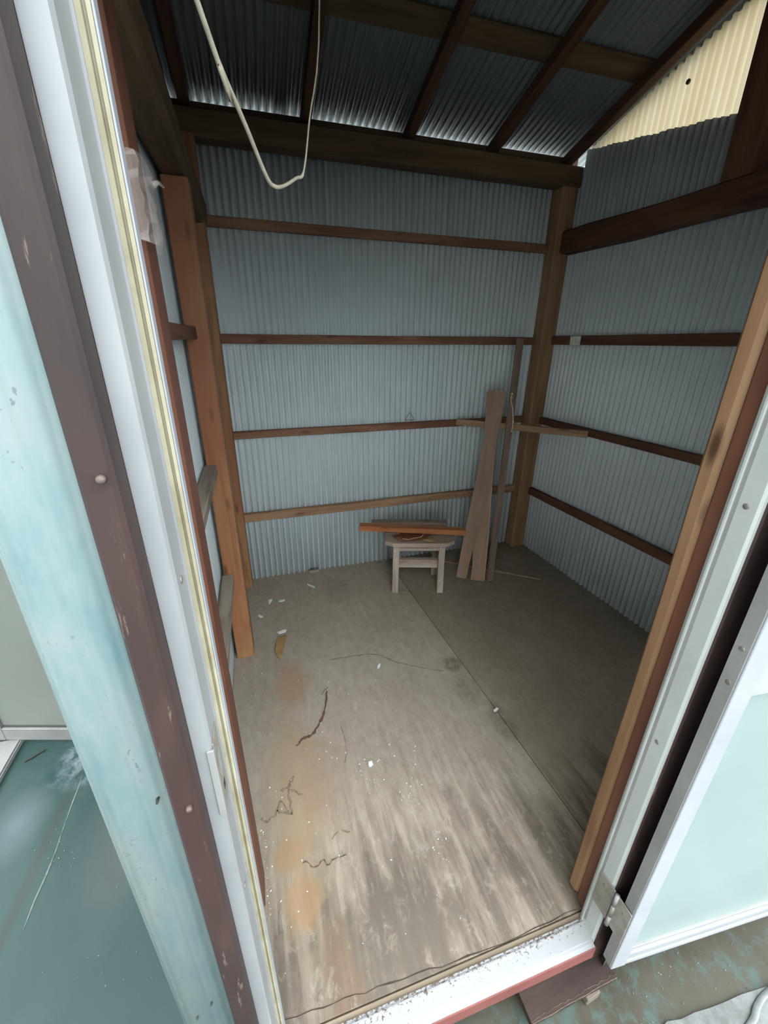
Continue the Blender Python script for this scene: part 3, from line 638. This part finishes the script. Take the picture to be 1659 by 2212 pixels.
# ------------------------------------------------------------------ neighbouring doorway at the far left
d2 = empty('door_2', (-2.80, -0.80, GZ)); tag(d2, 'grey frosted aluminium door standing open left of the shed', 'door', kind='structure')
A = fl(20, 1592, GZ+0.02); B = fl(135, 1592, GZ+0.02); dr = (B-A); dr.z = 0; dr.normalize(); A = A-dr*0.055
def lb2(name, u0, u1, z0, z1, th, mat, off=0.0):
    nn = Vector((-dr.y, dr.x, 0)); c = A+dr*((u0+u1)/2)+nn*off; c.z = (z0+z1)/2
    a = Vector((dr.x, dr.y, 0))*((u1-u0)/2)
    if u1-u0 > z1-z0: return beam(name, c-a, c+a, th, z1-z0, mat, d2, bev=0.002)
    return beam(name, Vector((c.x, c.y, z0)), Vector((c.x, c.y, z1)), u1-u0, th, mat, d2, up=tuple(nn), bev=0.002)
zg = GZ+0.02
lb2('stile', 0.0, 0.055, zg, zg+1.8, 0.03, 'alu_grey'); lb2('stile', 0.62, 0.675, zg, zg+1.8, 0.03, 'alu_grey')
lb2('bottom_rail', 0.055, 0.62, zg, zg+0.062, 0.028, 'alu_grey'); lb2('top_rail', 0.055, 0.62, zg+1.74, zg+1.8, 0.028, 'alu_grey')
lb2('rail_groove', 0.055, 0.62, zg+0.062, zg+0.072, 0.012, 'black'); lb2('pane', 0.055, 0.62, zg+0.070, zg+1.74, 0.006, 'grey_glass')
S0 = fl(45, 1600, GZ+0.02)
box('track_sill', (S0.x-0.10, S0.y-0.9, GZ), (S0.x-0.012, S0.y+0.02, GZ+0.018), 'alu_grey', d2); box('track_lip', (S0.x-0.011, S0.y-0.9, GZ), (S0.x-0.006, S0.y+0.02, GZ+0.024), 'alu_dull', d2); box('track_lip', (S0.x-0.004, S0.y-0.9, GZ), (S0.x, S0.y+0.02, GZ+0.020), 'alu_dull', d2)
hw0 = box('wall_house', (-3.02, -7.5, GZ), (-2.88, -1.75, 4.8), 'cream_wall', None); tag(hw0, 'tall unseen house wall running on from the neighbouring doorway', 'wall', kind='structure')  # added out of view; blocks left sky, pale plaster bounces low light
hw = box('wall_house', (-3.02, -0.72, GZ), (-2.90, 3.2, 4.8), 'cream_wall', None); tag(hw, 'plain house wall behind the frosted door', 'wall', kind='structure')

# ------------------------------------------------------------------ stool with offcuts
Q0, Q1 = fl(853, 1278), fl(949, 1278); sd = (Q1-Q0).normalized(); sn = Vector((-sd.y, sd.x, 0))      # sd along front, sn to the back
SW = (Q1-Q0).length
stl = empty('wooden_stool', (Q0+Q1)/2); tag(stl, 'small weathered wooden stool holding offcuts near the back wall', 'stool')
def sp3(u, v, z): q = Q0+sd*u+sn*v; return Vector((q.x, q.y, z))
DP = 0.20
for u, v in ((0, 0), (SW, 0), (0.01, DP), (SW-0.01, DP)):
    iu = 0.008 if u < 0.1 else -0.008
    lg = beam('leg', sp3(u, v, 0), sp3(u+iu*0.3, v+(0.006 if v == 0 else -0.006), 0.309), 0.036, 0.030, 'stool', stl, up=tuple(sn), bev=0.002)
    if v == 0:
        for du, z in ((0.006, 0.292), (-0.006, 0.277)) if u == 0 else ((0.004, 0.280), (-0.006, 0.085)):
            disc('nail', sp3(u+du, v-0.012, z), -sn, 0.0028, 0.004, 'bright_nail', lg, 8)
beam('apron', sp3(0.018, 0.012, 0.288), sp3(SW-0.016, 0.012, 0.290), 0.018, 0.040, 'stool', stl, bev=0.002)
beam('apron', sp3(0.018, DP-0.012, 0.288), sp3(SW-0.016, DP-0.012, 0.290), 0.018, 0.040, 'stool', stl, bev=0.002)
beam('stretcher', sp3(0.010, 0.045, 0.172), sp3(SW-0.014, 0.045, 0.170), 0.032, 0.052, 'stool', stl, bev=0.002)
beam('side_rail', sp3(0.0, 0.015, 0.172), sp3(0.0, DP-0.012, 0.172), 0.018, 0.040, 'stool', stl, bev=0.002); beam('side_rail', sp3(SW, 0.015, 0.172), sp3(SW, DP-0.012, 0.172), 0.018, 0.040, 'stool', stl, bev=0.002)
def seat_slab(outline, z0, z1, name):
    bm = bmesh.new(); a = [bm.verts.new(sp3(u, v, z0)) for u, v in outline]; b_ = [bm.verts.new(sp3(u, v, z1)) for u, v in outline]; k = len(outline)
    for i in range(k): bm.faces.new((a[i], a[(i+1) % k], b_[(i+1) % k], b_[i]))
    bm.faces.new(a[::-1]); bm.faces.new(b_)
    bmesh.ops.recalc_face_normals(bm, faces=bm.faces)
    mt = Matrix(((sd.x, sn.x, 0, Q0.x), (sd.y, sn.y, 0, Q0.y), (0, 0, 1, 0), (0, 0, 0, 1)))
    for v in bm.verts: v.co = mt.inverted() @ v.co
    bmesh.ops.bevel(bm, geom=[e for e in bm.edges if e.calc_face_angle(0) > 0.5], offset=0.0025, segments=1, affect='EDGES')
    return finish(name, bm, 'stool', stl, mtx=mt)
x0, x1 = -0.062, SW+0.072
seat_slab([(x0+0.045, -0.032), (x1-0.055, -0.032), (x1-0.004, 0.004), (x1, 0.094), (x0, 0.094), (x0, -0.002)], 0.310, 0.334, 'seat_plank')
seat_slab([(x0, 0.0965), (x1, 0.0965), (x1-0.004, 0.19), (x1-0.05, 0.232), (x0+0.05, 0.232), (x0, 0.19)], 0.310, 0.334, 'seat_plank')
# veneer scraps on the seat
def blob(name, c, rx, ry, zz, th, mat, curl=0.02, seed=0, k=18, rot=0.0):
    """small curled irregular scrap; c in seat coordinates"""
    bm = bmesh.new(); rnd = random.Random(seed); ring = []
    for i in range(k):
        a = 2*PI*i/k; rr = 1+0.22*math.sin(3*a+seed)+0.12*rnd.uniform(-1, 1)
        ring.append((rx*rr*math.cos(a), ry*rr*math.sin(a)))
    rows_ = []
    for s in (0.0, 0.5, 1.0):
        rows_.append([(px_*s, py_*s) for px_, py_ in ring])
    def P(px_, py_, dz):
        cx_, sx_ = math.cos(rot), math.sin(rot)
        return sp3(c[0]+px_*cx_-py_*sx_, c[1]+px_*sx_+py_*cx_, zz+curl*((px_/rx)**2+0.4*(py_/ry)**2)+dz)
    for dz, flip in ((0.0, True), (th, False)):
        ctr = bm.verts.new(P(0, 0, dz)); mid1 = [bm.verts.new(P(*q, dz)) for q in rows_[1]]; out1 = [bm.verts.new(P(*q, dz)) for q in rows_[2]]
        for i in range(k):
            j = (i+1) % k; bm.faces.new((ctr, mid1[i], mid1[j])); bm.faces.new((mid1[i], out1[i], out1[j], mid1[j]))
        if flip: low = out1
    for i in range(k): bm.faces.new((low[i], low[(i+1) % k], out1[(i+1) % k], out1[i]))
    return finish(name, bm, mat, None, True)
o = blob('veneer_scrap', (0.085, 0.045), 0.085, 0.070, 0.3345, 0.003, 'veneer', 0.014, 3); tag(o, 'curled dark red veneer scrap on the stool seat', 'scrap')
o = blob('veneer_scrap', (0.185, 0.010), 0.034, 0.040, 0.3405, 0.003, 'tan', 0.004, 5, rot=0.4); tag(o, 'small tan veneer scrap at the right of the stool seat', 'scrap')
o = tube('bark_strip', smooth_path([sp3(0.035, -0.016, 0.356), sp3(0.070, -0.018, 0.353), sp3(0.100, 0.000, 0.3525), sp3(0.135, 0.006, 0.355), sp3(0.155, 0.03, 0.362)]), 0.0028, 'pale_stick', None, 6); tag(o, 'thin pale curled strip lying across the red veneer scrap', 'strip')
# planks lying across
SPL = [(775, 1131), (1010, 1143)]
def on_front(q, off):          # plane parallel to the stool front
    d_ = rgt*((q[0]-CXP)/FPX)-upv*((q[1]-CYP)/FPX)+fwd; o_ = Q0+sn*off
    return CAM+d_*((o_-CAM).dot(sn)/d_.dot(sn))
pa, pb = on_front((777, 1138), 0.115), on_front((1006, 1148), 0.075)
o = beam('timber_offcut', pa, pb, 0.050, 0.032, 'plank_orange', None, bev=0.002); tag(o, 'long orange timber offcut lying across the front of the stool', 'timber')
pa, pb = on_front((803, 1130), 0.165), on_front((965, 1130), 0.175)
o = beam('timber_offcut', pa, pb, 0.055, 0.026, 'lath', None, bev=0.002); tag(o, 'dull brown timber offcut behind the orange one on the stool', 'timber')

# ------------------------------------------------------------------ leaning boards
b0, b1 = fl(985, 1248), fl(1047, 1257)
e1 = (b1-b0).normalized(); tpt = hit(1068, 915, 1, -0.262)
nrm = e1.cross(tpt-(b0+b1)/2).normalized()
if nrm.y > 0: nrm = -nrm
def onb(q):
    d_ = rgt*((q[0]-CXP)/FPX)-upv*((q[1]-CYP)/FPX)+fwd; return CAM+d_*((b0-CAM).dot(nrm)/d_.dot(nrm))
out = [onb(q) for q in ((985, 1248), (1007, 1252), (1013, 1222), (1021, 1190), (1020, 1222), (1016, 1254), (1046, 1257), (1056, 1145), (1064, 1034), (1075, 940), (1083, 911), (1093, 850), (1091, 847), (1055, 845), (1051, 852), (1046, 945), (1033, 1016), (1007, 1135))]
t0_, t1_ = onb((1055, 845)), onb((1091, 847))
bm = bmesh.new(); fr = [bm.verts.new(q+nrm*0.006) for q in out]; bk = [bm.verts.new(q-nrm*0.008) for q in out]; k = len(out)
for i in range(k): bm.faces.new((fr[i], fr[(i+1) % k], bk[(i+1) % k], bk[i]))
bm.faces.new(fr); bm.faces.new(bk[::-1])
mt = frame_mtx((b0+b1)/2, (t0_+t1_)/2, tuple(nrm))
for v in bm.verts: v.co = mt.inverted() @ v.co
zmin = min((mt @ v.co).z for v in bm.verts); mt = Matrix.Translation((0, 0, 0.001-zmin)) @ mt
o = finish('split_board', bm, 'board', None, mtx=mt); tag(o, 'wide brown board split at its foot, leaning by the corner', 'board')
# pale strip painting the light caught along its right side, cobweb thread near the top
dzb = Vector((0, 0, 0.001-zmin))
tube('lit_edge', [onb(q)+dzb+nrm*0.0055 for q in ((1046, 1254), (1056, 1145), (1063.5, 1036))], 0.0022, 'edge_glint', o, 6)
tube('thread', [onb(q)+dzb+nrm*0.0075 for q in ((1083, 884), (1078, 891), (1070, 902), (1068, 908), (1070, 915))], 0.0012, 'paper', o, 5)
L0, L1 = fl(1057, 1256), hit(1124, 730, 1, -0.29)
L0.z = 0.004
lt = beam('lath', L0, L1, 0.038, 0.018, 'lath', None, up=(0, -1, 0.2), bev=0.002); tag(lt, 'tall thin dark lath leaning in the corner behind the split board', 'lath')
# rope hanging on the lath
def on_lath(q, off=-0.02):
    ymid = L0.y+(L1.y-L0.y)*(hit(q[0], q[1], 1, -0.30).z-L0.z)/(L1.z-L0.z); return hit(q[0], q[1], 1, ymid+off)
rp_ = empty('rope', on_lath((1106, 900))); tag(rp_, 'short knotted straw rope tied to the thin lath', 'rope')
tube('strand', smooth_path([on_lath(q) for q in ((1106, 850), (1104, 866), (1107, 880), (1108, 897), (1108, 912), (1106, 930))]), 0.0035, 'rope', rp_, 7)
for q, r in (((1106, 851), 0.007), ((1105, 858), 0.008), ((1109, 911), 0.006), ((1105.5, 932), 0.006)):
    c = on_lath(q, -0.022); tube('knot', [c+Vector((0, 0, r)), c+Vector((0, 0, r*0.4)), c-Vector((0, 0, r*0.4)), c-Vector((0, 0, r))], [r*0.5, r, r, r*0.5], 'rope', rp_, 9)
# stick across the corner
D0, D1 = hit(986, 911, 1, -0.062), hit(1270, 938, 0, -0.012)
dg = beam('corner_stick', D0, D1, 0.020, 0.036, 'girt_light', None, bev=0.002); tag(dg, 'pale brown stick laid across the back right corner', 'stick')
h_ = hit(1253, 934, 0, -0.03); disc('nail_hole', h_+Vector((0.0, 0.0, 0)), (-0.6, -0.8, 0), 0.003, 0.002, 'nail', dg, 8)
# stick on the floor
o = beam('floor_stick', fl(912, 1203, 0.006), fl(1168, 1251, 0.006), 0.014, 0.010, 'pale_stick', None, bev=0.002); tag(o, 'long thin stick lying on the floor behind the split board', 'stick')

# ------------------------------------------------------------------ cord, plastic wrap, tag, hook, small scraps
ys = [-1.74, -1.70, -1.63, -1.57, -1.55, -1.53, -1.50, -1.49, -1.46, -1.40]
pp = [hit(q[0], q[1], 1, y) for q, y in zip(((425, 0), (470, 130), (530, 270), (575, 380), (592, 402), (612, 402), (640, 385), (656, 370), (668, 262), (690, 0)), ys)]
dtop = (pp[0]-pp[1]).normalized(); T0 = pp[0]+dtop*((2.265-pp[0].z)/dtop.z)
T1 = Vector((pp[-1].x+0.01, -1.38, 2.42))
cd = tube('hanging_cord', smooth_path([T0]+pp+[T1], 5), [0.0030]*30 + [0.0026]*10 + [0.0015]*200, 'twine', None, 8); tag(cd, 'cream cord hanging in a loop from the roof', 'cord')
# plastic film wrapped round the front post
bm = bmesh.new(); rings = []
z_lo, z_hi = 1.485, 1.575
for i in range(15):
    z = z_lo+(z_hi-z_lo)*i/14; ring = []
    for cx_, cy_ in [(-1.928, -1.720), (-1.90, -1.724), (-1.87, -1.724), (-1.845, -1.724), (-1.828, -1.722), (-1.826, -1.70), (-1.826, -1.675), (-1.826, -1.65), (-1.83, -1.628), (-1.86, -1.626), (-1.90, -1.626), (-1.928, -1.628)]:
        nz = mnoise.noise(Vector((cx_*70, cy_*70, z*60))); nz2 = mnoise.noise(Vector((cx_*30+7, cy_*30, z*130)))
        k = 1.0+0.0
        ring.append(bm.verts.new((cx_+0.008*nz*(1 if cx_ > -1.85 else .4)+(0.003 if cx_ > -1.85 else 0), cy_-0.004*abs(nz2)-0.002, z+0.006*nz2)))
    rings.append(ring)
for i in range(14):
    for j in range(12): bm.faces.new((rings[i][j], rings[i][(j+1) % 12], rings[i+1][(j+1) % 12], rings[i+1][j]))
pw = finish('plastic_wrap', bm, 'film', None, False); tag(pw, 'crumpled clear plastic wrapped round the front left post', 'plastic')
tipc = hit(330, 400, 1, -1.70); tp = hit(354, 405, 1, -1.66)
tube('twisted_tip', [tipc, tipc.lerp(tp, 0.5)+Vector((0, 0, 0.004)), tp], [0.004, 0.0025, 0.001], 'film', pw, 7)
# paper tag on the right wall girt
a_, b_ = hit(1231, 735, 0, 0.002), hit(1253, 735, 0, 0.002)
tgp = box('paper_tag', (a_.x-0.0005+0.002, b_.y, 1.352), (a_.x+0.0035, a_.y, 1.400), 'paper', None, 0.0005); tag(tgp, 'small white paper tag on the dark right wall girt', 'tag')
for dy, dz in ((0.012, -0.006), (0.035, -0.004)): disc('staple', (a_.x-0.0003+0.002, b_.y+dy, 1.376+dz), (-1, 0, 0), 0.003, 0.001, 'nail', tgp, 6)
# wire hook on the back girt
c = hit(885, 905, 1, -0.04)
hk = tube('wire_hook', smooth_path([c+Vector(q) for q in ((-0.026, 0, -0.006), (-0.022, 0, 0.010), (-0.010, 0, 0.022), (-0.004, 0, 0.036), (0.004, 0, 0.036), (0.010, 0, 0.022), (0.022, 0, 0.008), (0.026, 0, -0.006), (0.0, 0, -0.005), (-0.026, 0, -0.006))], 4), 0.0014, 'wire', None, 6)
tag(hk, 'small bent wire hook standing on the back wall girt', 'hook')
# wood block at the foot of the back wall
c = fl(679, 1236); o = box('wood_block', (c.x-0.032, c.y-0.012, 0.0), (c.x+0.028, c.y+0.010, 0.020), 'girt_grey', None, 0.0015); tag(o, 'small grey wood block at the foot of the back wall', 'block')
# tan bark piece
pts = [(598, 1388), (601, 1379), (606, 1381), (611, 1377), (617, 1373), (620, 1376), (616, 1388), (613, 1402), (609, 1415), (606, 1427), (602, 1424), (597, 1416), (594, 1408), (596, 1396)]
bmk = [fl(*q)+Vector((0, 0, 0.004+0.006*math.sin(i))) for i, q in enumerate(pts)]
o = patch('bark_piece', [q-Vector((0, 0, q.z-0.002)) for q in bmk], 0.006, 'tan'); tag(o, 'curved tan bark piece on the floor by the middle post', 'bark')
def chip(pix, label, th=0.003):
    o = patch('paint_chip', [fl(*q)+Vector((0, 0, 0.0015)) for q in pix], th, 'white_chip'); tag(o, label, 'chip', 'white chips on the floor')
chip([(663, 1262), (680, 1268), (680, 1271), (665, 1265)], 'long straight white chip on the floor near the back wall')
chip([(599, 1367), (611, 1362), (619, 1361), (617, 1366), (604, 1370)], 'curved white chip just behind the tan bark piece')
chip([(580, 1297), (589, 1295), (587, 1300), (581, 1307)], 'pointed white chip on the floor near the back left corner')
chip([(557, 1331), (561, 1329), (568, 1333), (562, 1335)], 'small white chip on the floor close to the middle post')
chip([(602, 1299), (612, 1296), (616, 1296), (614, 1299), (604, 1301)], 'thin white chip right of the pointed white chip')
chip([(796, 1647), (803, 1645), (806, 1652), (801, 1658), (796, 1655)], 'brightest white chip in the middle of the floor')
chip([(815, 1440), (820, 1434), (822, 1436), (820, 1443), (816, 1446)], 'white chip just in front of the long floor crack')
chip([(1066, 1535), (1073, 1530), (1077, 1532), (1073, 1537), (1067, 1539)], 'white chip on the plywood joint by the dark stain')
o = tube('twig', smooth_path([fl(q[0], q[1], 0.004) for q in ((697, 1501), (702, 1493), (709, 1487))], 3), 0.003, 'pale_stick', None, 6); tag(o, 'tiny pale twig at the end of the red brown floor crack', 'twig')
# fine flakes
rnd = random.Random(11); bm = bmesh.new()
cl = [(590, 1310, 28, 30, 34), (690, 1285, 60, 30, 46), (750, 1300, 50, 30, 14), (555, 1440, 12, 30, 18), (800, 1660, 18, 25, 30), (872, 1590, 22, 35, 26), (885, 1705, 18, 30, 34), (950, 1810, 14, 30, 22), (600, 1860, 22, 110, 26), (680, 1700, 70, 120, 24), (860, 1900, 120, 80, 14), (640, 1500, 60, 60, 20), (780, 1540, 50, 70, 22), (570, 1880, 8, 120, 22)]
def flake(c, r):
    a0 = rnd.uniform(0, 6.28); v = [bm.verts.new(c+Vector((r*s*math.cos(a0+q), r*s*math.sin(a0+q), 0.0015))) for q, s in ((0, 1.3), (1.7, 0.7), (3.1, 1.1), (4.7, 0.6))]
    t = bm.verts.new(c+Vector((0, 0, 0.0028)))
    for i in range(4): bm.faces.new((v[i], v[(i+1) % 4], t))
for cx_, cy_, sx_, sy_, k in cl:
    for _ in range(k):
        q = fl(rnd.gauss(cx_, sx_), rnd.gauss(cy_, sy_))
        if -1.90 < q.x < -0.1 and -1.9 < q.y < -0.06: flake(q, rnd.choice((0.0009, 0.0012, 0.0016, 0.0028)))
fk = finish('paint_flakes', bm, 'white_chip'); tag(fk, 'tiny white paint flakes scattered over the floor', 'flakes', kind='stuff')

# ------------------------------------------------------------------ outside: plank, block, plastic
z = GZ+0.052
pl = [fl(1118, 2138, z), fl(1286, 2058, z), fl(1334, 2108, z), fl(1149, 2212, z)]
pl[0] += (pl[0]-pl[3])*1.2; pl[1] += (pl[1]-pl[2])*1.2
o = patch('plank', [q-Vector((0, 0, 0.022)) for q in pl], 0.022, 'dark_plank'); tag(o, 'dark wet plank on the ground under the door sill', 'plank')
eg = [pl[3], pl[2]]
k = 26; bm = bmesh.new(); rowt, rowb = [], []
for i in range(k+1):
    q = eg[0].lerp(eg[1], i/k); ou = (pl[3]-pl[0]).normalized(); s = 0.002+0.007*abs(mnoise.noise(Vector((i*0.6, 3, 1))))
    rowt.append(bm.verts.new(q-ou*s*1.4+Vector((0, 0, 0.0006)))); rowb.append(bm.verts.new(q+ou*0.001+Vector((0, 0, -0.004-0.012*abs(mnoise.noise(Vector((i*.9, 8, 1)))))))); 
for i in range(k): bm.faces.new((rowt[i], rowt[i+1], rowb[i+1], rowb[i]))
finish('split_edge', bm, 'chipwood', o)
q = fl(1283, 2150, GZ+0.028); o = beam('wood_block', q+Vector((-0.022, 0.014, -0.014)), q+Vector((0.020, 0.018, -0.014)), 0.036, 0.026, 'block_wood', None, bev=0.002); tag(o, 'small pale wood block propping the dark plank', 'block')
# torn dirty plastic sheet at the bottom right
edge = [(1425, 2225), (1440, 2208), (1470, 2203), (1500, 2188), (1530, 2180), (1560, 2168), (1600, 2150), (1630, 2140), (1659, 2131), (1720, 2110)]
far = [(1760, 2400), (1430, 2400)]
bm = bmesh.new(); k = len(edge); g_ = []
for i in range(k):
    a_ = fl(*edge[i], GZ+0.004); b_ = a_+Vector((0.05, -0.45, 0)); g_.append([bm.verts.new(a_.lerp(b_, j/8)+Vector((0, 0, 0.004*(1+mnoise.noise(Vector((i*0.9, j*1.1, 2))))))) for j in range(9)])
for i in range(k-1):
    for j in range(8): bm.faces.new((g_[i][j], g_[i+1][j], g_[i+1][j+1], g_[i][j+1]))
o = finish('plastic_sheet', bm, 'dirty_plastic', None, True); tag(o, 'torn dirty plastic sheet on the ground below the open door', 'plastic')
o = tube('plastic_strap', smooth_path([fl(q[0], q[1], GZ+0.016) for q in ((1690, 2120), (1655, 2145), (1636, 2172), (1628, 2200), (1600, 2240))], 5), 0.0075, 'strap', None, 8, 0.35); tag(o, 'white plastic strap lying on the torn plastic sheet', 'strap')
# thin joint line and twig on the left ground
o = tube('ground_twig', smooth_path([fl(q[0], q[1], GZ+0.004) for q in ((52, 1645), (70, 1636), (85, 1626), (97, 1620))], 3), 0.003, 'dark_plank', None, 6); tag(o, 'dark curved twig on the teal ground by the frosted door', 'twig')
ribbon('ground_joint', [fl(q[0], q[1], GZ) for q in ((178, 1680), (160, 1725), (140, 1780), (120, 1840), (100, 1890), (75, 1945), (50, 2010))], [0.003, 0.004, 0.002], GZ+0.001, 'joint', g)

rnd = random.Random(23); bm = bmesh.new()
for cx_, cy_, sx_, sy_, k in ((120, 1830, 25, 40, 18), (200, 1900, 70, 90, 14), (240, 2050, 50, 60, 12), (1420, 2130, 60, 40, 30), (1560, 2090, 60, 40, 26), (1090, 2190, 40, 20, 18)):
    for _ in range(k):
        q = fl(rnd.gauss(cx_, sx_), rnd.gauss(cy_, sy_), GZ)
        if not (-1.93 < q.x < 0.1 and q.y > -2.03): flake(q, rnd.choice((0.0012, 0.0016, 0.0022)))
gt = finish('ground_grit', bm, 'strap'); tag(gt, 'pale grit scattered over the ground outside', 'grit', kind='stuff')
